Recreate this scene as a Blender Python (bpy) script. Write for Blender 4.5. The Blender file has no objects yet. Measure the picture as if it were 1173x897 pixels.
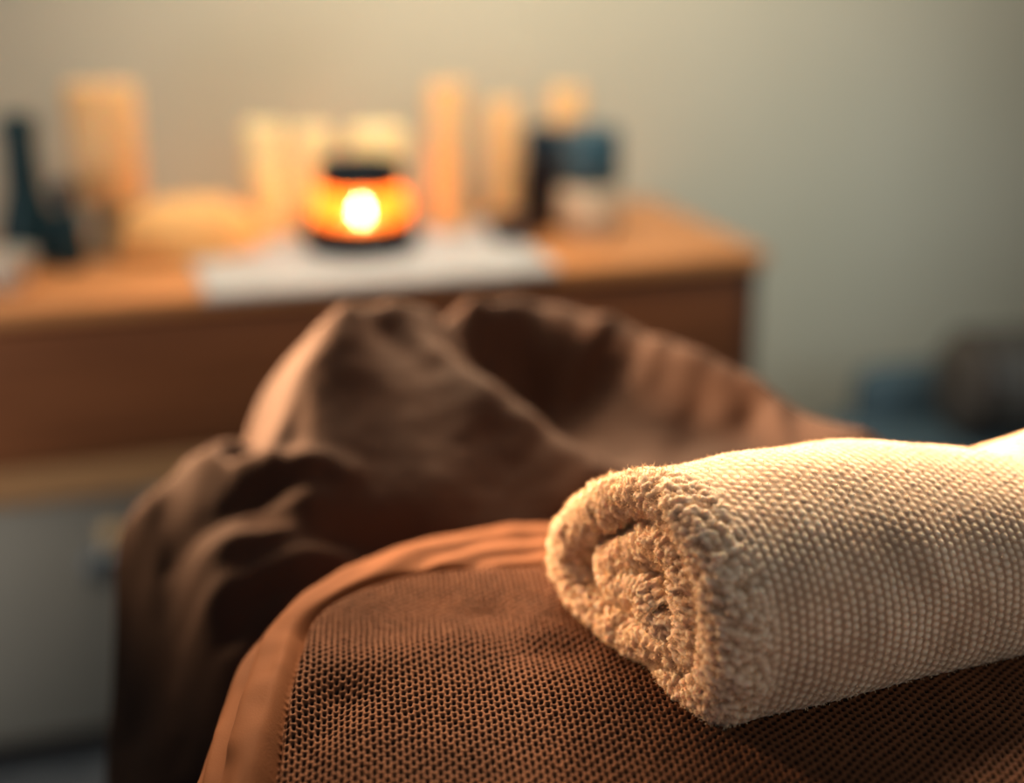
import bpy, bmesh, math
import numpy as np
from mathutils import Vector, Matrix

rng = np.random.default_rng(7)
sc = bpy.context.scene
COL = sc.collection
PI = math.pi

# ------------------------------------------------------------------ helpers
def lin(r, g, b):
    f = lambda c: (c/255/12.92) if c/255 <= .04045 else ((c/255+.055)/1.055)**2.4
    return (f(r), f(g), f(b), 1.0)

CAM = np.array([0.0, 0.0, 1.10]); TH = math.radians(18.6); FPX = 1629.2
ct, st = math.cos(TH), math.sin(TH)
def ray(px, py):
    u = (px-586.5)/FPX; v = (py-448.5)/FPX
    return np.array([u, ct-v*st, -(st+v*ct)])
def atY(px, py, Y):
    d = ray(px, py); return CAM + d*(Y/d[1])
def atZ(px, py, z):
    d = ray(px, py); return CAM + d*((z-CAM[2])/d[2])
def at_plane(px, py, p0, n):
    d = ray(px, py); return CAM + d*(np.dot(p0-CAM, n)/np.dot(d, n))

def tag(o, label=None, cat=None, group=None, kind=None):
    if label: o['label'] = label
    if cat: o['category'] = cat
    if group: o['group'] = group
    if kind: o['kind'] = kind
    return o
def empty(name, loc=(0,0,0), rz=0):
    o = bpy.data.objects.new(name, None); COL.objects.link(o)
    o.empty_display_size = .05
    o.location = loc; o.rotation_euler = (0,0,rz); return o
def link(name, me, m=None, parent=None, loc=None):
    o = bpy.data.objects.new(name, me); COL.objects.link(o)
    if m: me.materials.append(m)
    if parent is not None: o.parent = parent
    if loc is not None: o.location = loc
    return o
def smooth(me, ang=None):
    me.polygons.foreach_set('use_smooth', np.ones(len(me.polygons), bool))
    if ang is not None:
        try: me.set_sharp_from_angle(angle=ang)
        except Exception: pass
def grid_mesh(name, V, wrap_u=False, uv=None):
    """V: (nu, nv, 3) array -> quad mesh"""
    nu, nv = V.shape[:2]
    idx = np.arange(nu*nv).reshape(nu, nv)
    if wrap_u:
        idx2 = np.vstack([idx, idx[:1]])
    else:
        idx2 = idx
    a = idx2[:-1,:-1]; b = idx2[1:,:-1]; c = idx2[1:,1:]; d = idx2[:-1,1:]
    F = np.stack([a,b,c,d], -1).reshape(-1,4)
    me = bpy.data.meshes.new(name)
    me.vertices.add(nu*nv); me.vertices.foreach_set('co', V.reshape(-1).astype(np.float32))
    me.loops.add(F.size); me.loops.foreach_set('vertex_index', F.reshape(-1).astype(np.int32))
    me.polygons.add(len(F))
    me.polygons.foreach_set('loop_start', (np.arange(len(F))*4).astype(np.int32))
    me.update(calc_edges=True); me.validate()
    smooth(me)
    if uv is not None:
        lay = me.uv_layers.new(name='UVMap')
        lay.data.foreach_set('uv', uv.reshape(-1,2)[F.reshape(-1)].reshape(-1).astype(np.float32))
    return me
def attr(me, name, vals):
    a = me.attributes.new(name, 'FLOAT', 'POINT')
    a.data.foreach_set('value', np.asarray(vals, np.float32).reshape(-1))
def bm_box(bm, lo, hi, bevel=0.0, seg=2):
    r = bmesh.ops.create_cube(bm, size=1.0)
    vs = r['verts']
    for v in vs:
        v.co = Vector([(lo[i]+hi[i])/2 + v.co[i]*(hi[i]-lo[i]) for i in range(3)])
    if bevel > 0:
        es = list({e for v in vs for e in v.link_edges})
        bmesh.ops.bevel(bm, geom=es, offset=bevel, segments=seg, profile=.5, affect='EDGES')
def bm_mesh(name, bm, ang=math.radians(40)):
    me = bpy.data.meshes.new(name); bmesh.ops.recalc_face_normals(bm, faces=bm.faces)
    bm.to_mesh(me); bm.free(); smooth(me, ang); return me
def box(name, lo, hi, m, parent=None, bevel=.002, seg=2, loc=None):
    bm = bmesh.new(); bm_box(bm, lo, hi, bevel, seg); return link(name, bm_mesh(name, bm), m, parent, loc)
def lathe_me(name, prof, n=40, ang=math.radians(50)):
    """prof: list of (r, z) bottom to top, may return inside; r=0 caps"""
    V = []; F = []
    rings = []
    for r, z in prof:
        if r < 1e-6:
            V.append((0,0,z)); rings.append([len(V)-1])
        else:
            s = len(V)
            for k in range(n):
                a = 2*PI*k/n; V.append((r*math.cos(a), r*math.sin(a), z))
            rings.append(list(range(s, s+n)))
    for A, B in zip(rings[:-1], rings[1:]):
        for k in range(n):
            k2 = (k+1) % n
            if len(A) == 1 and len(B) == 1: continue
            if len(A) == 1: F.append((A[0], B[k], B[k2]) if True else 0)
            elif len(B) == 1: F.append((A[k], A[k2], B[0]))
            else: F.append((A[k], A[k2], B[k2], B[k]))
    me = bpy.data.meshes.new(name); me.from_pydata(V, [], F); me.update()
    bm = bmesh.new(); bm.from_mesh(me); bmesh.ops.recalc_face_normals(bm, faces=bm.faces); bm.to_mesh(me); bm.free()
    smooth(me, ang); return me
def lathe(name, prof, m, parent=None, loc=None, n=40, ang=math.radians(50)):
    return link(name, lathe_me(name, prof, n, ang), m, parent, loc)

# vectorised noise -------------------------------------------------
def _hash(ix, iy, iz, seed=0):
    h = (ix.astype(np.int64)*374761393 + iy.astype(np.int64)*668265263 + iz.astype(np.int64)*2147483647 + seed*1274126177) & 0xffffffff
    h = ((h ^ (h >> 13))*1274126177) & 0xffffffff
    h = ((h ^ (h >> 16))*2246822519) & 0xffffffff
    return ((h ^ (h >> 15)) & 0xffffff)/float(0xffffff)
def vnoise(P, scale, seed=0):
    Q = P*scale; I = np.floor(Q); f = Q-I; f = f*f*(3-2*f); I = I.astype(np.int64)
    out = 0
    for dx in (0,1):
        for dy in (0,1):
            for dz in (0,1):
                w = (f[...,0] if dx else 1-f[...,0])*(f[...,1] if dy else 1-f[...,1])*(f[...,2] if dz else 1-f[...,2])
                out = out + w*_hash(I[...,0]+dx, I[...,1]+dy, I[...,2]+dz, seed)
    return out*2-1
def fnoise(P, scale, seed=0, oct=3):
    o = 0; a = 1; t = 0
    for k in range(oct):
        o = o + a*vnoise(P, scale*2**k, seed+k); t += a; a *= .5
    return o/t
def worley(P, scale, seed=0):
    Q = P*scale; I = np.floor(Q).astype(np.int64); best = np.full(Q.shape[:-1], 9.0)
    for dx in (-1,0,1):
        for dy in (-1,0,1):
            for dz in (-1,0,1):
                J = I + np.array([dx,dy,dz])
                c = np.stack([J[...,k] + _hash(J[...,0],J[...,1],J[...,2],seed+11*k+1) for k in range(3)], -1)
                best = np.minimum(best, ((Q-c)**2).sum(-1))
    return np.sqrt(best)
def catmull(pts, n):
    """closed Catmull-Rom resample of pts to n points evenly by arc length"""
    P = np.asarray(pts, float); m = len(P); out = []
    for i in range(m):
        p0,p1,p2,p3 = P[(i-1)%m],P[i],P[(i+1)%m],P[(i+2)%m]
        for t in np.linspace(0,1,40,endpoint=False):
            out.append(.5*((2*p1)+(-p0+p2)*t+(2*p0-5*p1+4*p2-p3)*t*t+(-p0+3*p1-3*p2+p3)*t**3))
    out = np.array(out); out = np.vstack([out, out[:1]])
    s = np.r_[0, np.cumsum(np.linalg.norm(np.diff(out,axis=0),axis=1))]
    q = np.linspace(0, s[-1], n, endpoint=False)
    return np.stack([np.interp(q, s, out[:,k]) for k in range(P.shape[1])], -1)
def polydist(X, Y, pl):
    """distance to polyline and 0..1 parameter along it"""
    pl = np.asarray(pl, float); best = np.full(X.shape, 1e9); par = np.zeros(X.shape)
    n = len(pl)-1
    for i in range(n):
        a, b = pl[i], pl[i+1]; d = b-a; L = (d**2).sum()
        t = np.clip(((X-a[0])*d[0]+(Y-a[1])*d[1])/L, 0, 1)
        dd = np.hypot(X-a[0]-t*d[0], Y-a[1]-t*d[1])
        k = dd < best; best[k] = dd[k]; par[k] = (i+t[k])/n
    return best, par
def sstep(a, b, x):
    t = np.clip((x-a)/(b-a), 0, 1); return t*t*(3-2*t)

# ------------------------------------------------------------------ materials
def mat(name, color, rough=.6, metal=0.0, spec=.4, sheen=0.0, noise=None, bump=None, emit=None, sss=0.0):
    m = bpy.data.materials.new(name); m.use_nodes = True
    nt = m.node_tree; N = nt.nodes; L = nt.links; b = N['Principled BSDF']
    b.inputs['Roughness'].default_value = rough; b.inputs['Metallic'].default_value = metal
    b.inputs['Specular IOR Level'].default_value = spec
    if sheen:
        b.inputs['Sheen Weight'].default_value = sheen; b.inputs['Sheen Roughness'].default_value = .45
        b.inputs['Sheen Tint'].default_value = color
    if emit:
        b.inputs['Emission Color'].default_value = emit[0]; b.inputs['Emission Strength'].default_value = emit[1]
    if sss:
        b.inputs['Subsurface Weight'].default_value = sss; b.inputs['Subsurface Radius'].default_value = (.03,.015,.006)
        b.inputs['Subsurface Scale'].default_value = .5
    tc = N.new('ShaderNodeTexCoord')
    if noise:
        c2, sc_, = noise[0], noise[1]
        nz = N.new('ShaderNodeTexNoise'); nz.inputs['Scale'].default_value = sc_ if not isinstance(sc_, tuple) else 1
        nz.inputs['Detail'].default_value = 5
        if isinstance(sc_, tuple):
            mp = N.new('ShaderNodeMapping'); mp.inputs['Scale'].default_value = sc_
            L.new(tc.outputs['Object'], mp.inputs['Vector']); L.new(mp.outputs['Vector'], nz.inputs['Vector'])
        else: L.new(tc.outputs['Object'], nz.inputs['Vector'])
        r = N.new('ShaderNodeValToRGB'); r.color_ramp.elements[0].position = .35; r.color_ramp.elements[1].position = .65
        r.color_ramp.elements[0].color = color; r.color_ramp.elements[1].color = c2
        L.new(nz.outputs['Fac'], r.inputs['Fac']); L.new(r.outputs['Color'], b.inputs['Base Color'])
    else:
        b.inputs['Base Color'].default_value = color
    if bump:
        nz = N.new('ShaderNodeTexNoise'); nz.inputs['Scale'].default_value = bump[0]; nz.inputs['Detail'].default_value = 4
        L.new(tc.outputs['Object'], nz.inputs['Vector'])
        bp = N.new('ShaderNodeBump'); bp.inputs['Strength'].default_value = bump[1]; bp.inputs['Distance'].default_value = bump[2]
        L.new(nz.outputs['Fac'], bp.inputs['Height']); L.new(bp.outputs['Normal'], b.inputs['Normal'])
    return m

def knit_mat(name, deep, mid, high, rough=.85, sheen=.3, fiber=(900, .5, .0006)):
    """colour follows the 'loop' attribute (0 gap between the yarns ... 1 crown of a yarn)"""
    m = bpy.data.materials.new(name); m.use_nodes = True
    nt = m.node_tree; N = nt.nodes; L = nt.links; b = N['Principled BSDF']
    b.inputs['Roughness'].default_value = rough; b.inputs['Specular IOR Level'].default_value = .2
    b.inputs['Sheen Weight'].default_value = sheen; b.inputs['Sheen Roughness'].default_value = .5
    b.inputs['Sheen Tint'].default_value = high
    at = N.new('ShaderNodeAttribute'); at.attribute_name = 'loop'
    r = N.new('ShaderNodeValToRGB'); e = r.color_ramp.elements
    e[0].position = .1; e[0].color = deep; e[1].position = .9; e[1].color = high  # deep end paints shade into the gaps between yarns and clumps
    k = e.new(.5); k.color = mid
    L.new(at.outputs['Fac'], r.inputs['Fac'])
    tc = N.new('ShaderNodeTexCoord'); nz = N.new('ShaderNodeTexNoise')
    nz.inputs['Scale'].default_value = fiber[0]; nz.inputs['Detail'].default_value = 3
    L.new(tc.outputs['Object'], nz.inputs['Vector'])
    n2 = N.new('ShaderNodeTexNoise'); n2.inputs['Scale'].default_value = 30; L.new(tc.outputs['Object'], n2.inputs['Vector'])
    mx = N.new('ShaderNodeMix'); mx.data_type = 'RGBA'; mx.blend_type = 'MULTIPLY'
    mr = N.new('ShaderNodeMapRange'); mr.inputs['From Min'].default_value = .3; mr.inputs['From Max'].default_value = .7
    mr.inputs['To Min'].default_value = .82; mr.inputs['To Max'].default_value = 1.08
    L.new(n2.outputs['Fac'], mr.inputs['Value'])
    mx.inputs[0].default_value = 1.0
    L.new(r.outputs['Color'], mx.inputs[6]); L.new(mr.outputs['Result'], mx.inputs[7])
    L.new(mx.outputs[2], b.inputs['Base Color'])
    bp = N.new('ShaderNodeBump'); bp.inputs['Strength'].default_value = fiber[1]; bp.inputs['Distance'].default_value = fiber[2]
    L.new(nz.outputs['Fac'], bp.inputs['Height']); L.new(bp.outputs['Normal'], b.inputs['Normal'])
    return m

M = {}
M['wall'] = mat('wall_paint', lin(196,192,176), .9, spec=.2, noise=(lin(191,187,170), 3.0), bump=(60,.15,.001))
M['floor'] = mat('grey_vinyl_floor', lin(92,96,98), .55, noise=(lin(80,84,88), (2,14,2)), bump=(40,.1,.001))
M['base'] = mat('baseboard_paint', lin(150,146,132), .6)
M['top_wood'] = mat('oak_top', lin(214,150,96), .45, noise=(lin(196,130,78), (3,40,40)), bump=(200,.1,.0005))
M['drawer_wood'] = mat('walnut_drawer', lin(138,84,50), .5, noise=(lin(116,68,38), (3,60,60)), bump=(200,.1,.0005))
M['side_wood'] = mat('walnut_side', lin(84,50,32), .5, noise=(lin(66,38,24), (60,60,4)))
M['rail_wood'] = mat('pale_oak_rail', lin(176,134,92), .5, noise=(lin(160,118,78), (3,40,40)))
M['door_grey'] = mat('grey_lacquer_door', lin(150,146,136), .5, noise=(lin(144,140,130), 4.0))
M['steel'] = mat('brushed_steel', lin(120,128,135), .32, metal=.9, noise=(lin(100,110,118), 30.0))
M['brass'] = mat('brass_screw', lin(235,200,150), .45, metal=.2, noise=(lin(200,165,115), 40.0))
M['drape'] = mat('brown_cotton', lin(63,41,29), .82, spec=.2, sheen=.15, noise=(lin(56,36,26), 18.0), bump=(700,.25,.0006))
M['pad'] = mat('dark_vinyl_pad', lin(46,34,30), .5, noise=(lin(40,30,27), 12.0))
M['frame'] = mat('beech_frame', lin(150,110,72), .5, noise=(lin(130,92,58), (4,4,40)))
M['hem'] = mat('brown_hem_cloth', lin(112,69,40), .85, spec=.15, sheen=.3, noise=(lin(100,61,35), 14.0), bump=(900,.3,.0006))
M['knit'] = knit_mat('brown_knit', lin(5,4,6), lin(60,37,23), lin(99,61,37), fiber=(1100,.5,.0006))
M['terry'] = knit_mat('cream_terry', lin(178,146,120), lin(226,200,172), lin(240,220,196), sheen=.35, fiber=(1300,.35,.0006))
M['knit'].node_tree.nodes['Principled BSDF'].inputs['Sheen Weight'].default_value = .6
b = M['terry'].node_tree.nodes['Principled BSDF']; b.inputs['Subsurface Weight'].default_value = .6; b.inputs['Subsurface Radius'].default_value = (1.0,.7,.45); b.inputs['Subsurface Scale'].default_value = .004
M['nap'] = mat('cream_nap', lin(232,206,172), .9, spec=.1, sheen=.3, noise=(lin(220,192,158), 60.0))
M['beige_glaze'] = mat('beige_glaze', lin(172,164,138), .5, noise=(lin(162,154,130), 14.0))
M['cloth_white'] = mat('white_linen', lin(182,186,188), .85, spec=.2, noise=(lin(172,176,178), 25.0), bump=(600,.3,.0006))
M['peach_cloth'] = mat('peach_cloth', lin(250,196,128), .85, spec=.2, noise=(lin(242,184,116), 15.0), bump=(300,.3,.001))
M['wax'] = mat('cream_wax', lin(250,226,170), .55, sss=.3, noise=(lin(245,216,158), 9.0))
M['peach_wax'] = mat('peach_wax', lin(242,196,140), .55, sss=.3, noise=(lin(236,186,128), 9.0))
M['iron'] = mat('dark_blue_metal', lin(12,26,36), .6, metal=.0, spec=.15, noise=(lin(9,20,30), 20.0))
M['dark_glaze'] = mat('dark_teal_glaze', lin(20,48,56), .5, spec=.2, noise=(lin(28,58,66), 12.0))
M['white_glaze'] = mat('white_glaze', lin(220,218,206), .35, noise=(lin(210,208,196), 12.0))
M['brown_glass'] = mat('dark_brown_glass', lin(24,20,26), .4, spec=.15, noise=(lin(20,17,22), 12.0))
M['navy_plastic'] = mat('navy_plastic', lin(20,40,56), .5, spec=.15, noise=(lin(20,38,54), 12.0))
M['teal_cap'] = mat('teal_cap', lin(50,84,100), .4, noise=(lin(44,76,92), 12.0))
M['label'] = mat('pale_label', lin(206,190,166), .6, noise=(lin(200,184,160), 20.0))
M['dark_wood'] = mat('dark_dish_wood', lin(54,34,30), .5, noise=(lin(44,28,26), (4,30,4)))
M['bolster'] = mat('taupe_vinyl', lin(84,78,72), .55, noise=(lin(78,72,66), 10.0), bump=(200,.15,.0006))
M['navy_uphol'] = mat('navy_upholstery', lin(78,100,112), .85, noise=(lin(70,92,104), 14.0), bump=(500,.3,.0006))
M['wick'] = mat('charred_wick', lin(30,24,20), .9, noise=(lin(20,16,14), 100.0))

m = bpy.data.materials.new('candle_flame'); m.use_nodes = True
N = m.node_tree.nodes; N.remove(N['Principled BSDF']); e = N.new('ShaderNodeEmission')
e.inputs['Color'].default_value = (1.0, .86, .62, 1); e.inputs['Strength'].default_value = 260
m.node_tree.links.new(e.outputs[0], N['Material Output'].inputs[0]); M['flame'] = m

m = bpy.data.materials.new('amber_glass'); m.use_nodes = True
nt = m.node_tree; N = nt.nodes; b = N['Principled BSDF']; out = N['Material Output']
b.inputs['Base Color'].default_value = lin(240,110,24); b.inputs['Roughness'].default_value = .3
b.inputs['Emission Color'].default_value = (1.0,.20,.02,1); b.inputs['Emission Strength'].default_value = .45  # weak emission stands in for candlelight glowing through the glass
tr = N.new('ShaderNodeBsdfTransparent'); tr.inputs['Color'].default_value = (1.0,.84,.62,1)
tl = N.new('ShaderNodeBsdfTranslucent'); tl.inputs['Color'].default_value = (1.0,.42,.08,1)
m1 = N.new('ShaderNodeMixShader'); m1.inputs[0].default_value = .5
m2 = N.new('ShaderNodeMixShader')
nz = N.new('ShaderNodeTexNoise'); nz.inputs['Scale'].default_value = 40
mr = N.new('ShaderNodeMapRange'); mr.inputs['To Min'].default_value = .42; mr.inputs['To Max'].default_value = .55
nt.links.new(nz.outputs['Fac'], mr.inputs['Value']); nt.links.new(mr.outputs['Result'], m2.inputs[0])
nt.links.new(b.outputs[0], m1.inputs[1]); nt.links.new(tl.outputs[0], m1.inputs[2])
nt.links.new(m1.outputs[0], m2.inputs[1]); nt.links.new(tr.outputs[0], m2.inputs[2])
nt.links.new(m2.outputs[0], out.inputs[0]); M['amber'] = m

# ------------------------------------------------------------------ layout
T = .72                       # massage table surface
H = .45                       # drop from the camera to the cabinet top
CT = 1.10-H                   # cabinet top height
fr_R = atZ(872, 286, CT)      # right end of the cabinet's front top edge
fr_L = atZ(0, 352, CT)
cd = (fr_R-fr_L)[:2]; cd /= np.linalg.norm(cd)
CA = math.atan2(cd[1], cd[0])                     # cabinet turn about z
ch = np.array([-cd[1], cd[0]])                    # towards the wall
def cab(x, y, z=0.0):
    """cabinet space (x along the front to the right from the right end, y towards the wall)"""
    p = fr_R[:2] + cd*x + ch*y
    return (p[0], p[1], z)
DEP = .40
WALL_Y = DEP + .02
def on_top(px, py, z=CT, mid=60):
    px = px + (586-px)*mid/5000.0        # uprights lean outwards in the view
    """where a thing standing on the cabinet top has its foot"""
    p = atZ(px, py, z); return (p[0], p[1], z)

# ------------------------------------------------------------------ room
def slab(name, x0, x1, y0, y1, z0, z1, m):
    me = box(name, (x0,y0,z0), (x1,y1,z1), m, bevel=0)
    me.location = (fr_R[0], fr_R[1], 0); me.rotation_euler = (0,0,CA)
    return tag(me, kind='structure')
slab('floor', -3.5, 3.0, -3.6, WALL_Y, -.05, 0, M['floor'])
slab('wall_back', -3.5, 3.0, WALL_Y, WALL_Y+.1, 0, 2.7, M['wall'])
slab('baseboard_back', -3.5, 3.0, WALL_Y-.012, WALL_Y, 0, .08, M['base'])

# ------------------------------------------------------------------ cabinet
CW = 1.75
cabt = empty('sideboard', cab(0,0,0), CA)
tag(cabt, 'wooden sideboard with brown drawer front and grey doors against the wall', 'sideboard')
zt = CT
box('top_panel', (-CW,-.012,zt-.022), (.004,DEP,zt), M['top_wood'], cabt, .003)
zd0, zd1 = zt-.205, zt-.03         # drawer front
bm = bmesh.new()
bm_box(bm, (-.022,.004,.03), (0,DEP,zt-.022), .002)
bm_box(bm, (-CW,.004,.03), (-CW+.022,DEP,zt-.022), .002)
bm_box(bm, (-CW+.022,DEP-.012,.03), (-.022,DEP,zt-.022), .001)
bm_box(bm, (-CW+.022,.03,.03), (-.022,DEP-.012,.05), .001)
link('carcass', bm_mesh('carcass', bm), M['side_wood'], cabt)
if True:
    x0 = -CW+.024; x1 = -.024
    d = box('drawer', (x0,.0,zd0), (x1,.30,zd1), M['drawer_wood'], cabt, .003)
box('rail', (-CW+.022,-.004,zd0-.052), (-.022,.03,zd0-.006), M['rail_wood'], cabt, .003)
P0_ = np.array([fr_R[0],fr_R[1],0]); N0_ = np.array([ch[0],ch[1],0])
kn = at_plane(119, 641, P0_, N0_); kx = (kn[:2]-fr_R[:2])@cd
ky = at_plane(131, 612, P0_, N0_); kyx = (ky[:2]-fr_R[:2])@cd
e1 = kx+.055; edges = [-CW+.024, (-CW+.024+e1)/2, e1, (e1-.024)/2, -.024]
for x0, x1 in zip(edges[:-1], edges[1:]):
    d = box('door', (x0+.0015,0.002,.055), (x1-.0015,.022,zd0-.056), M['door_grey'], cabt, .003)
    lathe('knob', [(0,0),(.009,0),(.009,.012),(.02,.018),(.026,.029),(.02,.040),(0,.043)], M['steel'], d, (x1-.055,0.002,kn[2])).rotation_euler = (PI/2,0,0)
    q = lathe('keyhole_plate', [(0,0),(.015,0),(.015,.003),(.010,.006),(0,.006)], M['brass'], d, (x1-.055+(kyx-kx),0.002,ky[2])); q.rotation_euler = (PI/2,0,0)
for x in (-.06,-CW+.06):
    for y in (.05,DEP-.05):
        link('foot', lathe_me('foot', [(0,0),(.014,0),(.02,.03),(0,.03)]), M['side_wood'], cabt, (x,y,0))

# ------------------------------------------------------------------ things on the cabinet
def thing(name, label, cat, loc, group=None, rz=CA):
    return tag(empty(name, loc, rz), label, cat, group)

# white runner lying over the top, its front hanging a little over the edge
cl = [atZ(*p, CT+.001) for p in ((232,332),(640,308))]
def cab_inv(p):
    q = np.array(p[:2])-fr_R[:2]; return q@cd, q@ch
x0, _ = cab_inv(cl[0]); x1, _ = cab_inv(cl[1])
nu, nv = 90, 60
U, Vv = np.meshgrid(np.linspace(0,1,nu), np.linspace(0,1,nv), indexing='ij')
s = Vv*.30-.012-.0105                          # cloth distance from front
X = x0+(x1-x0)*U + .05*(1-U)*0 + Vv*.0
yy = np.maximum(s, -.0165); zz = np.where(s < -.0135, CT+.0025-(-.0135-s)*1.0, CT+.0025)
P3 = np.stack([X, yy, zz], -1)
P3[...,2] += .0012*(1+fnoise(P3*[1,1,0], 25, 3))*(s > -.0135)
ob = link('table_runner', grid_mesh('table_runner', P3), M['cloth_white'], None)
ob.location = cab(0,0,0); ob.rotation_euler = (0,0,CA)
md = ob.modifiers.new('thick', 'SOLIDIFY'); md.thickness = .0015; md.offset = 1
tag(ob, 'white cloth runner spread under the glowing candle lantern', 'cloth')

# candle lantern
lp = on_top(413, 284, CT+.0055)
k = 1.0
lan = thing('candle_lantern', 'squat amber glass candle lantern with dark rim and base, flame lit', 'lantern', lp)
lathe('base', [(0,0),(.066,0),(.077,.006),(.080,.030),(.075,.038),(.056,.041),(0,.041)], M['iron'], lan)
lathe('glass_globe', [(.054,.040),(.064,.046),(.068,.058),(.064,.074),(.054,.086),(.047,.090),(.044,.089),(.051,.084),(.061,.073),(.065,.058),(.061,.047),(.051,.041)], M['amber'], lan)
lathe('rim', [(.042,.088),(.05,.085),(.059,.090),(.060,.118),(.055,.123),(.046,.118),(.041,.094),(.042,.088)], M['iron'], lan)
cn = lathe('candle', [(0,.040),(.021,.040),(.021,.043),(.019,.044),(0,.043)], M['wax'], lan)
lathe('wick', [(0,.042),(.0008,.042),(.0008,.046),(0,.046)], M['wick'], cn, n=8)
lathe('flame', [(0,.0425),(.0035,.045),(.005,.050),(.0045,.056),(.0026,.061),(0,.065)], M['flame'], cn, n=20)

# cream pillar candles behind and beside the lantern
def pillar(px, pbot, ptop, width, m, label, group=None, holder=None):
    p = on_top(px, pbot, CT+.0005)
    # height from the pixel of the top
    t = atY(px, ptop, p[1]); h = t[2]-CT
    r = width/2/FPX*np.linalg.norm(np.array(p)-CAM)
    o = thing('pillar_candle', label, 'candle', p, group)
    z0 = 0
    if holder:
        z0 = holder
        lathe('holder', [(0,0),(r*.75,0),(r*.75,.006),(r*.5,.014),(r*.42,z0*.5),(r*.55,z0-.012),(r*.9,z0-.006),(r*.9,z0),(0,z0)], M['beige_glaze'], o)
    w = lathe('wax_body', [(0,z0),(r*.97,z0),(r,z0+.003),(r,h-.004),(r*.94,h),(r*.7,h-.002),(r*.4,h-.006),(0,h-.007)], m, o)
    lathe('wick', [(0,h-.008),(.0012,h-.008),(.0012,h+.006),(0,h+.006)], M['wick'], o, n=8)
    return o
pillar(306, 277, 143, 44, M['wax'], 'cream pillar candle, leftmost of the close trio behind the lantern', 'pillar candles on the sideboard')
pillar(360, 274, 147, 44, M['wax'], 'cream pillar candle half hidden behind the left side of the lantern', 'pillar candles on the sideboard')
pillar(433, 268, 148, 66, M['wax'], 'broad cream pillar candle standing right behind the lantern', 'pillar candles on the sideboard')
pillar(514, 266, 97, 44, M['peach_wax'], 'tall peach pillar candle standing just right of the lantern', 'pillar candles on the sideboard')
pillar(576, 257, 118, 40, M['peach_wax'], 'peach pillar candle beside the dark bottle', 'pillar candles on the sideboard')
pillar(648, 254, 102, 40, M['peach_wax'], 'tall peach pillar candle rising behind the two dark bottles', 'pillar candles on the sideboard')
pillar(126, 290, 98, 76, M['peach_wax'], 'tall wide peach pillar candle on a beige holder at the left', 'pillar candles on the sideboard', .075)

# peach cloth bundle: low rounded mound
p = on_top(212, 289, CT+.0045)
u = np.linspace(0, 2*PI, 64, endpoint=False); v = np.linspace(0, 1, 26)
Ug, Vg = np.meshgrid(u, v, indexing='ij')
rr = np.sin(Vg*PI/2)**.8
Xb = 1.12*.088*rr*np.cos(Ug); Yb = .055*rr*np.sin(Ug); Zb = .076*np.cos(Vg*PI/2)**.75
Pb = np.stack([Xb,Yb,Zb],-1)
Pb *= 1+.05*fnoise(Pb, 22, 5)[...,None]; Pb[...,2] += .003*np.sin(Xb*160+Yb*60)*np.clip(Zb/.03,0,1)
Pb[...,2] = np.maximum(Pb[...,2], 0)
ob = link('cloth_bundle', grid_mesh('cloth_bundle', Pb, wrap_u=True), M['peach_cloth'], None, p); ob.rotation_euler = (0,0,CA)
tag(ob, 'low rounded peach cloth bundle left of the candle lantern', 'cloth')

# dark ornaments at the left end
p = on_top(30, 300, CT+.0005)
h = atY(22,131,p[1])[2]-CT
o = thing('bottle', 'tall slim dark teal bottle at the left edge of the picture', 'bottle', p)
lathe('body', [(0,0),(.034,0),(.038,.006),(.038,.05),(.031,.076),(.025,.096),(.023,h*.8),(.023,h*.86),(0,h*.86)], M['dark_glaze'], o)
lathe('stopper', [(0,h*.855),(.024,h*.855),(.026,h*.9),(.025,h*.97),(.018,h),(0,h)], M['dark_glaze'], o)
p = on_top(76, 306, CT+.0005)
o = thing('lidded_jar', 'small dark teal lidded jar right of the tall slim bottle', 'jar', p)
lathe('body', [(0,0),(.017,0),(.021,.008),(.022,.03),(.021,.055),(.018,.066),(0,.066)], M['dark_glaze'], o)
ld = lathe('lid', [(0,.066),(.019,.066),(.019,.072),(.013,.08),(0,.083)], M['dark_glaze'], o)
lathe('lid_knob', [(0,.082),(.007,.083),(.016,.092),(.018,.102),(.013,.114),(0,.118)], M['navy_plastic'], ld)
p = on_top(5, 330, CT+.0005)
o = thing('bowl', 'small white bowl cut off by the left edge of the picture', 'bowl', p)
lathe('body', [(0,0),(.018,0),(.02,.004),(.03,.02),(.036,.045),(.033,.045),(.027,.022),(.015,.008),(0,.007)], M['white_glaze'], o)

# bottles at the right
p = on_top(621, 262, CT+.0005)
h = atY(616,146,p[1])[2]-CT
o = thing('bottle', 'dark brown bottle with navy cap near the right end', 'bottle', p)
lathe('body', [(0,0),(.027,0),(.030,.004),(.030,h*.62),(.027,h*.68),(.02,h*.71),(.02,h*.74),(0,h*.74)], M['brown_glass'], o)
lathe('cap', [(0,h*.72),(.026,h*.72),(.027,h*.74),(.026,h*.98),(.023,h),(0,h)], M['navy_plastic'], o)
p = on_top(675, 270, CT+.0005)
h = atY(678,146,p[1])[2]-CT
o = thing('bottle', 'squat cream jar bottle with a broad teal cap at the right end', 'bottle', p)
bd = lathe('body', [(0,0),(.042,0),(.046,.004),(.046,h*.40),(.044,h*.46),(.034,h*.5),(0,h*.5)], M['label'], o)
lathe('cap', [(0,h*.49),(.040,h*.49),(.045,h*.52),(.044,h*.95),(.039,h),(0,h)], M['teal_cap'], o)
p = on_top(588, 277, CT+.0005)
o = thing('dish', 'small dark wooden dish left of the dark brown bottle', 'dish', p)
lathe('body', [(0,0),(.024,0),(.031,.006),(.041,.034),(.037,.034),(.026,.012),(0,.009)], M['dark_wood'], o)

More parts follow.
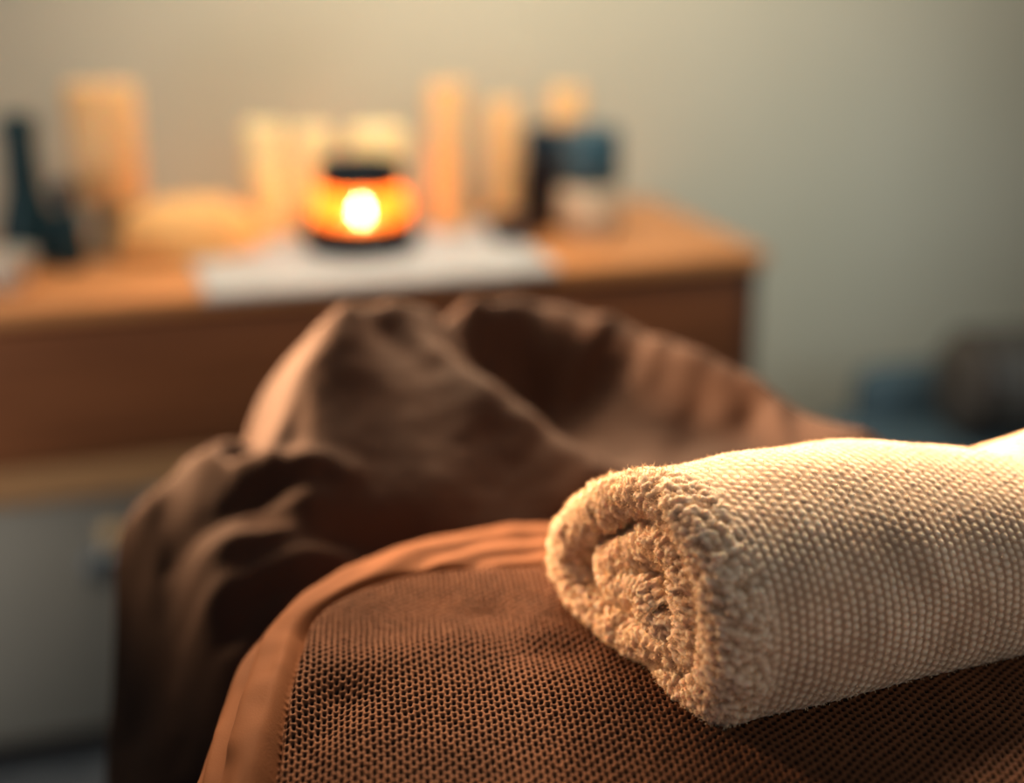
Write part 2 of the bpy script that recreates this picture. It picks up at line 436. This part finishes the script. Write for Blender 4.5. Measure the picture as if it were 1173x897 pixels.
# ------------------------------------------------------------------ bench and bolster
bo = atY(1150, 436, 2.0)
bz = bo[2]; br = .080
bx = bo[0]
bench_top = bz-br-.001
bn = tag(empty('bench', (bx+.30, bo[1]+.06, 0), CA), 'navy upholstered bench under the bolster at the right', 'bench')
bm = bmesh.new(); bm_box(bm, (-.52,-.2,bench_top-.09), (.6,.2,bench_top), .03, 5)
link('seat_cushion', bm_mesh('seat_cushion', bm), M['navy_uphol'], bn)
box('seat_frame', (-.5,-.18,bench_top-.13), (.58,.18,bench_top-.092), M['side_wood'], bn, .004)
bm = bmesh.new(); bm_box(bm, (-.47,.125,bench_top-.03), (.6,.20,bench_top+.075), .034, 6)
link('shade_backrest', bm_mesh('shade_backrest', bm), M['navy_uphol'], bn)  # added backrest; its blue stands in for soft shade on the wall
for x in (-.46,.54):
    for y in (-.15,.15):
        box('leg', (x-.02,y-.02,0), (x+.02,y+.02,bench_top-.132), M['side_wood'], bn, .003)
prof = [(0,0),(br*.55,.001),(br*.85,.008),(br*.97,.022),(br,.04)]
prof += [(br,.04+.5*q/6) for q in range(1,7)]
prof += [(br*.97,.558),(br*.85,.572),(br*.55,.579),(0,.58)]
ob = tag(empty('bolster', (bx-.085, bo[1]-.02, bz)), 'round taupe bolster pillow lying at the right edge', 'bolster')
bd = lathe('bolster_body', prof, M['bolster'], ob, None, n=64)
lathe('end_piping', [(br*.93,.017),(br*1.01,.024),(br*1.01,.03),(br*.96,.034)], M['pad'], bd, None, n=64)
ob.rotation_euler = (0, PI/2, math.radians(12))

# ------------------------------------------------------------------ massage table (under the covers)
tb = tag(empty('massage_table', (.12,-.1,0)), 'massage table with a headrest under the brown knit blanket and sheet', 'massage table')
tb.location = (0,0,0)
bm = bmesh.new(); bm_box(bm, (-.135,-1.0,T-.13), (.40,.83,T-.050), .03, 5)
link('padded_top', bm_mesh('padded_top', bm), M['pad'], tb)
box('table_frame', (-.10,-.96,T-.19), (.37,.74,T-.132), M['frame'], tb, .004)
for x in (-.07,.34):
    for y in (-.9,.66):
        box('leg', (x-.022,y-.022,0), (x+.022,y+.022,T-.191), M['frame'], tb, .003)

# ------------------------------------------------------------------ brown drape over the face cradle
def tps_fit(P, lam=1e-5):
    n = len(P); d = np.linalg.norm(P[:,None,:2]-P[None,:,:2], axis=-1)
    K = np.where(d > 0, d**2*np.log(d+1e-12), 0) + lam*np.eye(n)
    Q = np.c_[np.ones(n), P[:,:2]]
    A = np.block([[K, Q],[Q.T, np.zeros((3,3))]])
    return np.linalg.solve(A, np.r_[P[:,2], 0,0,0])
def tps_eval(P, w, X, Y):
    out = w[-3] + w[-2]*X + w[-1]*Y
    for i in range(len(P)):
        d = np.hypot(X-P[i,0], Y-P[i,1]); out = out + w[i]*np.where(d > 0, d**2*np.log(d+1e-12), 0)
    return out
ctl = []
sil = [(141,650,.955),(162,590,.96),(208,542,.975),(262,505,.985),(318,476,.985),
    (342,430,1.0),(372,386,1.02),(400,351,1.045),(450,347,1.075),
    (500,356,1.11),(545,346,1.15),(595,339,1.17),(645,346,1.165),(672,356,1.158),(700,366,1.145),(730,376,1.12),(760,386,1.10),(790,398,1.08),
    (820,411,1.065),(840,423,1.052),(860,436,1.04),(876,451,1.03),(892,466,1.02),(915,474,1.005),(940,481,.99),(965,488,.975),(992,496,.96)]
cen = np.array([.03,.93])
SP = np.array([atY(*q) for q in sil])
for _ in range(3):                                   # even out the crest of the right pad
    SP[12:-1] = .25*SP[11:-2]+.5*SP[12:-1]+.25*SP[13:]
for (px, py, Y), P in zip(sil, SP):
    ctl.append(P)
    o_ = P[:2]-cen; o_ = o_/np.linalg.norm(o_); o_[1] = max(o_[1], .35); 
    for st_ep, dr in ((.03,.018),(.065,.05)):
        dr *= 1+.9*(290 < px < 350)
        q = P[:2]+o_*st_ep
        # stay below the sight line that grazes the crest
        zline = CAM[2]+(P[2]-CAM[2])*np.linalg.norm(q)/np.linalg.norm(P[:2])
        ctl.append(np.array([q[0],q[1],zline-dr]))
for px, py, Y in [
    # ridge from the left lobe down to the table edge
    (440,388,1.045),(480,410,1.03),(520,434,1.01),(560,458,.99),(610,494,.965),(650,526,.94),(690,553,.915),
    # camera side of the left lobe
    (360,430,.995),(420,440,.99),(340,500,.955),(420,500,.955),(500,490,.965),(560,520,.95),(340,560,.915),(420,560,.92),(500,560,.92),(590,560,.925),(500,590,.905),
    # hollow
    (535,400,1.11),(560,420,1.125),(590,446,1.125),(612,475,1.11),(635,505,1.075),(670,533,1.0),(655,470,1.10),
    # right pad
    (640,395,1.13),(700,410,1.11),(760,430,1.075),(720,470,1.065),(800,460,1.045),(860,480,1.02),(740,530,1.0),(820,520,.995),(900,515,.975),
    # slope down the near left
    (300,560,.925),(230,580,.935),(180,640,.93),(300,620,.895),(250,650,.885),(180,720,.90),(145,720,.935),(220,740,.86),(200,850,.835),(160,820,.885)]:
    ctl.append(atY(px,py,Y))
ctl += [np.array(q) for q in [(.03,1.27,.68),(-.1,1.24,.66),(.15,1.24,.67),(.26,1.17,.64),(-.2,1.17,.62),(-.28,1.08,.58),
        (.1,.87,.66),(.25,.88,.66),(0,.87,.665),(-.1,.865,.665)]]
ctl = np.array(ctl); W = tps_fit(ctl, 1.2e-5)
outl = [(-.297,.955),(-.292,1.04),(-.23,1.16),(-.11,1.25),(.03,1.275),(.16,1.25),(.27,1.17),(.345,1.06),(.37,.95),(.33,.89),(.25,.865),(.1,.86),(-.05,.86),(-.14,.83),(-.19,.805),(-.245,.81),(-.295,.88)]
NA = 560
OL = catmull(outl, NA); C0 = np.array([.02,.99])
# outward normals of the outline
tg = np.roll(OL,-1,0)-np.roll(OL,1,0); nr = np.stack([tg[:,1],-tg[:,0]],-1); nr /= np.linalg.norm(nr,axis=1)[:,None]
if ((OL-C0)*nr).sum() < 0: nr = -nr
NR, NS = 170, 60
f = np.linspace(0.0, 1, NR)**.8
XY = C0 + (OL-C0)[:,None,:]*f[None,:,None]
X, Y = XY[...,0], XY[...,1]
Z = tps_eval(ctl, W, X, Y)
# folds: (pixel polyline with depth, height, half-width)
folds = [
    ([(700,376,1.14),(672,396,1.12),(645,414,1.10)], .007, .011),
    ([(740,392,1.12),(720,412,1.10),(690,440,1.085)], -.006, .012),
    ([(500,358,1.12),(520,392,1.11),(560,430,1.10)], -.008, .012),
    ([(540,348,1.16),(548,380,1.13),(580,420,1.11)], .006, .011),
    ([(620,345,1.17),(610,380,1.14),(620,430,1.11)], -.005, .012),
    ([(860,440,1.05),(885,475,1.01),(905,515,.955)], .006, .010),
    ([(800,440,1.05),(790,480,1.02),(760,520,.975)], -.005, .016),
    ([(460,390,1.06),(520,430,1.03),(600,485,.98),(690,553,.915)], .012, .018),
    ([(340,470,.98),(400,470,.98),(470,470,.98)], -.002, .02),
    # folds running across the lower left
    ([(300,580,.915),(350,598,.90),(420,600,.893),(470,590,.895)], -0.0122, .010),
    ([(205,640,.90),(250,606,.895),(300,590,.895),(360,586,.90)], 0.0086, .008),
    ([(190,600,.93),(240,584,.925),(300,574,.925),(370,560,.925)], -0.0122, .008),
    ([(210,545,.975),(260,560,.95),(330,558,.935),(400,545,.93)], 0.0073, .009),
    ([(255,545,.965),(285,540,.965)], -0.0073, .009),
    ([(215,690,.87),(270,640,.872),(330,618,.88),(400,612,.885)], 0.0073, .008),
    ([(250,660,.866),(320,640,.87)], -0.0073, .007),
    ([(235,720,.85),(300,650,.86)], -0.0049, .007),
    ([(140,620,.96),(160,700,.93),(180,780,.885)], 0.0049, .010),
    ([(190,590,.945),(196,660,.915),(206,760,.865),(215,840,.84)], -0.0173, .016),
    ([(300,470,.99),(290,520,.97),(260,560,.95)], -0.0073, .010),
    ([(330,480,.985),(310,545,.94)], 0.0049, .008)]
for pl, amp, wd in folds:
    q = np.array([atY(*k)[:2] for k in pl]); d, t = polydist(X, Y, q)
    Z = Z + amp*np.exp(-(d/wd)**2)*(.35+.65*np.sin(PI*np.clip(t*.9+.05,0,1)))
P0 = np.stack([X, Y, Z], -1)
Z += .0035*fnoise(P0*[1,1,.6], 16, 21, 3) + .0012*fnoise(P0, 55, 31, 2)
# rounded shoulder, then the skirt hanging down all round
dl = np.linalg.norm((OL-C0),axis=1)[:,None]*(1-f[None,:]); rs = .022
k = np.clip(1-dl/rs, 0, 1); Z -= rs*(1-np.sqrt(np.clip(1-k**2,0,1)))
top = np.stack([X, Y, Z], -1)
s = np.linspace(0,1,NS+1)[1:]*.30
ang = np.arange(NA)/NA*2*PI
wave = .010*np.sin(ang*17+.6)+.007*np.sin(ang*29+2)+.005*np.sin(ang*43)
off = -1.25*s**1.5 + 0*s
SX = OL[:,None,:] + nr[:,None,:]*(off[None,:]+wave[:,None]*np.clip(s/.12,0,1)[None,:])[...,None]
SZ = Z[:,-1][:,None]-s[None,:]
sk = np.concatenate([SX, SZ[...,None]], -1)
DR = np.concatenate([top, sk], 1)
ob = link('cradle_drape', grid_mesh('cradle_drape', DR, wrap_u=True), M['drape'])
tag(ob, 'brown cotton sheet draped in folds over the horseshoe headrest, behind the knit blanket', 'sheet')

# headrest inside the drape, on two rods from the table
hd = tb
nt_, ns_ = 48, 14
A = np.linspace(math.radians(-50), math.radians(230), nt_); B = np.linspace(0, 2*PI, ns_, endpoint=False)
Ag, Bg = np.meshgrid(A, B, indexing='ij')
endf = np.sqrt(np.clip(1-(np.abs(np.linspace(-1,1,nt_))**10),0.02,1))[:,None]
Rr = .10 + .03*np.cos(Bg)*endf
Pc = np.stack([.05+Rr*np.cos(Ag), 1.07+Rr*np.sin(Ag), .652+.028*np.sin(Bg)*endf], -1)
me = grid_mesh('head_cushion', np.transpose(Pc,(1,0,2)), wrap_u=True)
link('head_cushion', me, M['pad'], hd)
for x in (0.0,.10):
    me = lathe_me('support_rod', [(0,0),(.009,0),(.009,.36),(0,.36)], 16)
    r = link('support_rod', me, M['steel'], hd, (x, .745, .612)); r.rotation_euler = (-PI/2,0,0)

# ------------------------------------------------------------------ knit blanket
ax = np.r_[np.arange(-.34,-.212,.0024), np.arange(-.212,.288,.00066), np.arange(.288,.60,.003)]
by = np.r_[np.arange(.20,.535,.004), np.arange(.535,.87,.00070), np.arange(.87,1.02,.002)]
Ag, Bg = np.meshgrid(ax, by, indexing='ij')
rsh = .06                     # shoulder radius
Rc = .11                      # corner radius of the flat core
xL, xR, yF = -.104, .42, .838  # flat core edges
skew = .10                     # far edge runs slightly away to the right
Bs = Bg - skew*(Ag-0.0)
# signed distance to rounded core (open towards the camera)
cx = np.clip(Ag, xL+Rc, xR-Rc); cy = np.minimum(Bs, yF-Rc)
dx, dy = Ag-cx, Bs-cy
dist = np.hypot(dx, dy); d = dist-Rc
nx = np.where(dist > 1e-6, dx/np.maximum(dist,1e-6), 0); ny = np.where(dist > 1e-6, dy/np.maximum(dist,1e-6), 0)
dd = np.maximum(d, 0); arc = rsh*PI/2
fo = np.where(dd < arc, rsh*np.sin(np.minimum(dd,arc)/rsh), rsh)
dz = np.where(dd < arc, rsh*(1-np.cos(np.minimum(dd,arc)/rsh)), rsh+dd-arc)
inside = np.minimum(d, 0)
PX = cx + nx*(Rc+inside+fo); PY = cy + ny*(Rc+inside+fo)
PY = PY + skew*PX
# inside the core keep the cloth where it is
ins = d <= 0
PX = np.where(ins, Ag, PX); PY = np.where(ins, Bg, PY)
PZ = T - dz
def dip(y):
    return .021*np.clip((.72-y)/.165,0,1)**2 + .025*np.clip((.555-y)/.1,0,.55)
PZ = PZ - dip(PY)
PZ += -.006*sstep(.30,.85,Bg)*0
tl_ = np.minimum(dd, arc)/rsh
NX, NY, NZ = nx*np.sin(tl_), ny*np.sin(tl_), np.cos(tl_)
# the hem band: outside the seam line
seam = .016 - .062*np.clip(ny,0,1)**1.5
hemw = sstep(seam-.003, seam+.003, d)
cp = np.stack([Ag, Bg, 0*Ag], -1)
disp = .0022*fnoise(cp, 14, 41, 3)
disp += -.011*(1-.85*np.clip(ny,0,1))*np.exp(-((d-seam)/.0040)**2)                       # seam crease
disp += hemw*(1-.8*np.clip(ny,0,1))*(.0028*np.sin(np.clip((d-seam)/.05,0,1)*PI))        # hem bulges
cornr = np.exp(-(((Ag+.17)/.06)**2+((Bg-.70)/.16)**2))
disp += -.014*np.exp(-((d-.049)/.0055)**2)*cornr                   # dark gap of the doubled hem at the corner
disp += hemw*(.0013*np.sin(d*260+5*fnoise(cp,12,77)) + .0010*fnoise(cp,34,83,2) + .0012*fnoise(cp*np.array([1,.35,1]),40,87,2))
# soft valleys in the knit
for pl, amp, wd in [([(330,880,T),(345,830,T),(385,790,T)], -.007, .018), ([(560,700,T),(600,740,T),(650,745,T)], -.004, .014), ([(420,760,T),(520,735,T),(600,720,T)], .003, .02)]:
    q = np.array([atZ(*k)[:2] for k in pl]); e_, t_ = polydist(PX, PY, q); disp += amp*np.exp(-(e_/wd)**2)
# knit loops
wob = .0009*fnoise(cp, 40, 51, 2)
p_ = (Ag + wob + .10*(Bg-.6))/.0032; q_ = (Bg + .0008*fnoise(cp, 45, 61, 2))/.0054
row = np.round(p_)
ph = q_ + .5*(row % 2) + .12*np.sin(row*12.9898)
rib = .5+.5*np.cos(2*PI*p_); lp_ = .5+.5*np.cos(2*PI*ph)
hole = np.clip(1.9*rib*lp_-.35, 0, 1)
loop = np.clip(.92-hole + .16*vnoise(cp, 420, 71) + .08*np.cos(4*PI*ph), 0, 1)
fade = (1-hemw)*sstep(-.215,-.205,Ag)*(1-sstep(.281,.288,Ag))*(1-sstep(.855,.87,Bg))*sstep(.535,.54,Bg)
disp += fade*.0026*(loop-.8)
Pk = np.stack([PX+NX*disp, PY+NY*disp, PZ+NZ*disp], -1)
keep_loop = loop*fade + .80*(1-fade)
# the far end is tucked short, the left side hangs
me = grid_mesh('knit_blanket', Pk); attr(me, 'loop', keep_loop)
bl = link('knit_blanket', me, M['knit'])
tag(bl, 'dark brown chunky knit blanket covering the table under the rolled towel', 'blanket')
# split the hem off as its own part
me.materials.append(M['hem'])
fd = np.zeros(len(me.polygons)*4, np.int32); me.polygons.foreach_get('vertices', fd)
hemf = hemw.reshape(-1)[fd.reshape(-1,4)].mean(1) > .5
dflat = d.reshape(-1); far = (ny.reshape(-1) > .55)
drop = ((far & (dflat > .085)))[fd.reshape(-1,4)].any(1)
def submesh(src, mask, name, m):
    co = np.zeros(len(src.vertices)*3, np.float32); src.vertices.foreach_get('co', co); co = co.reshape(-1,3)
    lo = np.zeros(len(src.vertices), np.float32); src.attributes['loop'].data.foreach_get('value', lo)
    F = fd.reshape(-1,4)[mask]; used, inv = np.unique(F.reshape(-1), return_inverse=True)
    F = inv.reshape(-1,4)
    n = bpy.data.meshes.new(name); n.vertices.add(len(used)); n.vertices.foreach_set('co', co[used].reshape(-1))
    n.loops.add(F.size); n.loops.foreach_set('vertex_index', F.reshape(-1).astype(np.int32))
    n.polygons.add(len(F)); n.polygons.foreach_set('loop_start', (np.arange(len(F))*4).astype(np.int32))
    n.update(calc_edges=True); n.validate(); smooth(n); attr(n, 'loop', lo[used]); n.materials.append(m); return n
kme = submesh(me, (~hemf)&(~drop), 'knit_blanket', M['knit'])
hme = submesh(me, hemf&(~drop), 'hem_band', M['hem'])
bl.data = kme; bpy.data.meshes.remove(me)
hm = link('hem_band', hme, None, bl); hm['label'] = 'smooth lighter brown hem band'

# ------------------------------------------------------------------ rolled towel
tip = atZ(826, 826, T-.006); far_r = atZ(1173, 745, T+.002)
ta = (far_r-tip); ta[2] = 0; ta /= np.linalg.norm(ta)           # roll axis
te = np.array([-.485, .874, 0.0]); te /= np.linalg.norm(te)     # across the end face, away from the camera
tn = np.array([te[1], -te[0], 0.0])                             # the end face is cut a little askew of the axis
outpx = [(826,829),(790,806),(745,772),(700,730),(664,690),(644,655),(637,625),(646,592),(668,562),(700,541),(735,533),(770,545),(802,576),(828,615),(848,665),(858,715),(858,770),(848,812)]
AN = .72                      # the section is flattened: worked out squeezed, then stretched back
sec = []
for q in outpx:
    P = at_plane(q[0], q[1], tip, tn)-tip; sec.append(((P@te)*.985*AN, P[2]*.98))
sec = np.array(sec)
print('SECTION', np.round(sec,3).tolist()); print('section w', sec[:,0].min(), sec[:,0].max(), 'h', sec[:,1].min(), sec[:,1].max())
OS = catmull(sec, 720)
Cc = np.array([OS[:,0].mean(), OS[:,1].mean()+.002])
# spiral from the outermost end (near the bottom tip) inwards
i0 = int(np.argmin(np.linalg.norm(OS-.5*(sec[3]+sec[2]),axis=1)))
OSr = np.roll(OS, -i0, 0)[::-1]
turns = 2.22; n_s = 1150
th = .0238                                  # towel thickness when doubled
ss = np.linspace(0, turns, n_s)
ii = ss % 1.0*len(OSr)
ia = np.floor(ii).astype(int) % len(OSr); ib = (ia+1) % len(OSr); fr = (ii-np.floor(ii))[:,None]
OP = OSr[ia]*(1-fr)+OSr[ib]*fr
rad = np.linalg.norm(OP-Cc,axis=1)
hth = th*.5*np.where(ss < .12, sstep(0,.12,ss)*.85+.15, 1)*np.where(ss > turns-.06, np.sqrt(np.clip((turns-ss)/.06,0.02,1)), 1)
g_ = np.where(ss < 1.14, sstep(.96,1.15,ss), 1+(ss-1.14)*.95)
inset = np.where(ss < .12, hth, th*.5) + th*g_
dirv = (OP-Cc)/rad[:,None]
# inset in proportion so the inner turns keep the flattened outline
kk = np.clip((1-np.where(ss < .12, hth, th*.5)/rad)*(1-th*g_/np.minimum(rad,.085)), .05, 1)
CL = Cc + (OP-Cc)*kk[:,None]
tgv = np.gradient(CL, axis=0); sarc = np.r_[0,np.cumsum(np.linalg.norm(np.diff(CL/np.array([AN,1]),axis=0),axis=1))]
tgv /= np.linalg.norm(tgv,axis=1)[:,None]+1e-9
nrm = np.stack([tgv[:,1],-tgv[:,0]],-1)
sg = np.sign(((CL-Cc)*nrm).sum(1).mean()); nrm *= sg
for _ in range(6):
    nrm = (np.roll(nrm,1,0)+nrm*2+np.roll(nrm,-1,0))/4; nrm[0]=nrm[1]; nrm[-1]=nrm[-2]
nrm /= np.linalg.norm(nrm,axis=1)[:,None]
LEN = .42
t_out = np.r_[np.linspace(LEN,.30,20,endpoint=False), np.linspace(.30,.0,330)]
capn = 26; ca_ = np.linspace(0,PI,capn+2)[1:-1]
t_in = np.linspace(0,.07,40)[0:]
prof_t = np.r_[t_out, -np.sin(ca_)*1.0, t_in]            # cap in units of half thickness (marked below)
prof_n = np.r_[np.ones(len(t_out)), np.cos(ca_), -np.ones(len(t_in))]
iscap = np.r_[np.zeros(len(t_out)), np.ones(capn), np.zeros(len(t_in))].astype(bool)
outer = ss <= 1.02
TT = np.where(iscap[None,:], prof_t[None,:]*hth[:,None]*1.05, prof_t[None,:]*np.ones((n_s,1)))
# inner turns run only a few centimetres deep at full resolution
shr = sstep(1.0,1.08,ss)[:,None]
# end telescopes a little: inner turns recessed
rec = (.003*sstep(.95,1.2,ss)+.003*np.sin(ss*5.0)*sstep(.9,1.2,ss))[:,None]
TT = TT + rec*np.exp(-np.clip(TT,0,1)/.06)
NN = prof_n[None,:]*hth[:,None]
Wd = (CL[:,0][:,None]+nrm[:,0][:,None]*NN)/AN; Hh = CL[:,1][:,None]+nrm[:,1][:,None]*NN
# the roll changes along its length
g = sstep(0,.09,TT)
hs = 1 + .10*sstep(.05,.16,TT) - .10*np.exp(-((TT-.035)/.03)**2)*0
Hh2 = Hh*(1 - .12*sstep(.04,.2,TT) - .02*np.exp(-((TT-.215)/.045)**2))
Wd2 = Cc[0]/AN + (Wd-Cc[0]/AN)*(1-.04*sstep(.02,.14,TT))
base = tip[None,None,:] + ta*TT[...,None] + te*Wd2[...,None] + np.array([0,0,1.0])*Hh2[...,None]
# displacement direction: sheet normal on the faces, axis on the cap
axn = np.where(iscap, -np.r_[np.zeros(len(t_out)), np.sin(ca_), np.zeros(len(t_in))], 0)
dirn = te*(nrm[:,0][:,None]*prof_n[None,:])[...,None] + np.array([0,0,1.0])*(nrm[:,1][:,None]*prof_n[None,:])[...,None] + ta*np.broadcast_to(axn[None,:],TT.shape)[...,None]*-1*-1
SA = np.broadcast_to(sarc[:,None], TT.shape)
cs = np.stack([SA, TT, np.broadcast_to(prof_n[None,:]*.02, TT.shape)], -1)
out_face = (prof_n[None,:] > .95)*np.ones((n_s,1))*outer[:,None]
# waffle ribs round the roll
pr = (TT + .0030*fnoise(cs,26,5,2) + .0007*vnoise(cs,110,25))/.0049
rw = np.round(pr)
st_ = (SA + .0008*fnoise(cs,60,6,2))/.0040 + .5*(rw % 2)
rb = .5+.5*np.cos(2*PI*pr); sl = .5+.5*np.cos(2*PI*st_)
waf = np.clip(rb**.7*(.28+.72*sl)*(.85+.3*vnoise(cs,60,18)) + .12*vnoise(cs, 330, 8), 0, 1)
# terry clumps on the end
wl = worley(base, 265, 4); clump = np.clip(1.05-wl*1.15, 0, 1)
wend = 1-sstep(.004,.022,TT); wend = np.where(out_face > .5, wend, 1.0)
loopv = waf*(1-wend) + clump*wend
dsp = (1-wend)*.0010*(waf-.5) + wend*.0036*(clump-.45) + .0003*vnoise(base, 500, 9)
dsp += wend*.0022*fnoise(base, 90, 12, 2)
# large creases
big = np.zeros_like(TT)
def dent(s0, t0, ls, lt, a, rot=0.0):
    global big
    ds, dt = SA-s0, TT-t0; c_, s_ = math.cos(rot), math.sin(rot)
    big = big + a*np.exp(-((ds*c_+dt*s_)/ls)**2-((-ds*s_+dt*c_)/lt)**2)
per = sarc[np.argmin(np.abs(ss-1.0))]
print('perimeter', per)
dent(per*.66, .17, .018, .05, -.010, .3)
dent(per*.80, .10, .02, .06, -.009, -.4)
dent(per*.72, .11, .022, .05, .006, -.3)
dent(per*.60, .13, .02, .035, .005, .5)
dent(per*.55, .22, .05, .022, -.006, 0)
dent(per*.72, .045, .05, .018, -.006, .2)
dsp += big*(prof_n[None,:] > .5)*outer[:,None] + (prof_n[None,:] > .95)*outer[:,None]*.0034*fnoise(cs, 18, 14, 2)
Pt = base + dirn*dsp[...,None]
Pt[...,2] += dip(tip[1])-dip(tip[1]+ta[1]*np.clip(TT,0,1)); dipv = dip(Pt[...,1])
Pt[...,2] = np.maximum(Pt[...,2], T-dipv+.0012+.0006*vnoise(base,300,2))
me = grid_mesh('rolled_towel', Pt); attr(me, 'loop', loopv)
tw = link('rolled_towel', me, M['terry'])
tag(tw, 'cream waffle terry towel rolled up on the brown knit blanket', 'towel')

# short nap standing up from the pile (nobody could count the fibres)
me.calc_loop_triangles()
nrmv = np.zeros(len(me.vertices)*3, np.float32); me.vertices.foreach_get('normal', nrmv); nrmv = nrmv.reshape(TT.shape+(3,))
wgt = np.where(TT < .006, 1.0, .22)*(TT < .30)
wgt = wgt*np.where((prof_n[None,:] < -.5), .5, 1.0)
ds_ = np.gradient(sarc)[:,None]*np.abs(np.gradient(TT, axis=1)); ds_ = np.where(iscap[None,:], np.gradient(sarc)[:,None]*hth[:,None]*PI/capn, ds_)
wgt = (wgt*np.maximum(ds_,0)).reshape(-1); wgt /= wgt.sum()
NF = 70000
pick = rng.choice(wgt.size, NF, p=wgt)
o_ = Pt.reshape(-1,3)[pick]+rng.normal(0,.0004,(NF,3)); n_ = nrmv.reshape(-1,3)[pick]
# all normals of the sheet point the same way; flip to point out of the pile
if ((n_*dirn.reshape(-1,3)[pick]).sum(1)).mean() < 0: n_ = -n_
r1 = rng.normal(0,1,(NF,3)); dv = n_+.65*r1/np.linalg.norm(r1,axis=1)[:,None]; dv /= np.linalg.norm(dv,axis=1)[:,None]
r2 = rng.normal(0,1,(NF,3)); sd = np.cross(dv, r2); sd /= np.linalg.norm(sd,axis=1)[:,None]
ln = rng.uniform(.0009,.0026,(NF,1))*np.where(wend.reshape(-1)[pick] > .5, 1.0, .6)[:,None]; wd_ = .00016
bend = rng.normal(0,.45,(NF,3))*ln
v0 = o_-sd*wd_; v1 = o_+sd*wd_; mpt = o_+dv*ln*.6; v2 = mpt-sd*wd_*.8; v3 = mpt+sd*wd_*.8; v4 = o_+dv*ln+bend*.5
VV = np.stack([v0,v1,v2,v3,v4],1).reshape(-1,3)
b5 = np.arange(NF)[:,None]*5
LI = np.concatenate([b5+np.array([0,1,3,2]), b5+np.array([2,3,4])],1).reshape(-1)
LS = (np.arange(NF)[:,None]*7+np.array([0,4])).reshape(-1)
nm = bpy.data.meshes.new('terry_nap'); nm.vertices.add(len(VV)); nm.vertices.foreach_set('co', VV.reshape(-1).astype(np.float32))
nm.loops.add(len(LI)); nm.loops.foreach_set('vertex_index', LI.astype(np.int32))
nm.polygons.add(NF*2); nm.polygons.foreach_set('loop_start', LS.astype(np.int32))
nm.update(calc_edges=True); nm.validate()
np_ = link('terry_nap', nm, M['nap'], tw); np_['kind'] = 'stuff'

# ------------------------------------------------------------------ lights
def area(name, loc, tgt, size, power, color, spread=PI):
    l = bpy.data.lights.new(name, 'AREA'); l.shape = 'RECTANGLE'; l.size = size[0]; l.size_y = size[1]; l.energy = power; l.color = color
    l.spread = spread
    o = bpy.data.objects.new(name, l); COL.objects.link(o); o.location = loc
    o.rotation_euler = (Vector(tgt)-Vector(loc)).to_track_quat('-Z','Y').to_euler(); return o
area('key_lamp', (-.22,1.93,1.55), (.10,.78,.75), (.8,.45), 25, (1.0,.67,.40), math.radians(95))
area('towel_fill', (.40,1.55,1.72), (.27,.78,.82), (.25,.25), 1.1, (1.0,.80,.56), math.radians(26))  # unseen top light added to brighten the towel
area('left_rim', (-1.05,1.50,1.06), (-.13,1.05,.80), (.2,.15), 3.8, (1.0,.60,.32), math.radians(24))  # unseen rim light added to catch the drape's left crest
area('wall_lamp', (.12,1.42,1.70), (.12,2.3,1.16), (.7,.25), 6.3, (1.0,.88,.68), math.radians(105))
area('cool_wall_fill', (1.15,1.30,1.00), (.52,2.4,.60), (.4,.4), .32, (.76,.96,1.0), math.radians(50))  # added cool fill for the right part of the wall, no window there
area('cabinet_fill', (-.15,1.86,2.2), (-.25,1.84,.65), (.7,.2), 3.0, (1.0,.82,.62), math.radians(65))  # unseen downlight added to brighten the cabinet top
area('front_fill', (-1.35,1.15,.55), (-.6,1.85,.40), (.5,.5), 2.6, (1.0,.93,.85), math.radians(95))
area('room_fill', (1.0,-.5,1.7), (.2,.8,.7), (1.0,.8), 5.0, (1.0,.86,.72))
pl = bpy.data.lights.new('candle_light', 'POINT'); pl.energy = 1.3; pl.color = (1.0,.56,.22); pl.shadow_soft_size = .006
o = bpy.data.objects.new('candle_light', pl); COL.objects.link(o); o.location = (lp[0],lp[1],lp[2]+.068)
w = bpy.data.worlds.new('room_ambient'); w.use_nodes = True; sc.world = w
w.node_tree.nodes['Background'].inputs[0].default_value = (.34,.47,.56,1); w.node_tree.nodes['Background'].inputs[1].default_value = .19

# ------------------------------------------------------------------ camera
cam = bpy.data.cameras.new('camera'); co = bpy.data.objects.new('camera', cam); COL.objects.link(co)
co.location = CAM; co.rotation_euler = (PI/2-TH,0,0)
cam.lens = 50; cam.sensor_width = 36; cam.sensor_fit = 'HORIZONTAL'; cam.clip_start = .02
cam.dof.use_dof = True; cam.dof.focus_distance = .73; cam.dof.aperture_fstop = 1.65
sc.camera = co
sc.view_settings.view_transform = 'Standard'; sc.view_settings.look = 'None'
sc.cycles.use_denoising = True
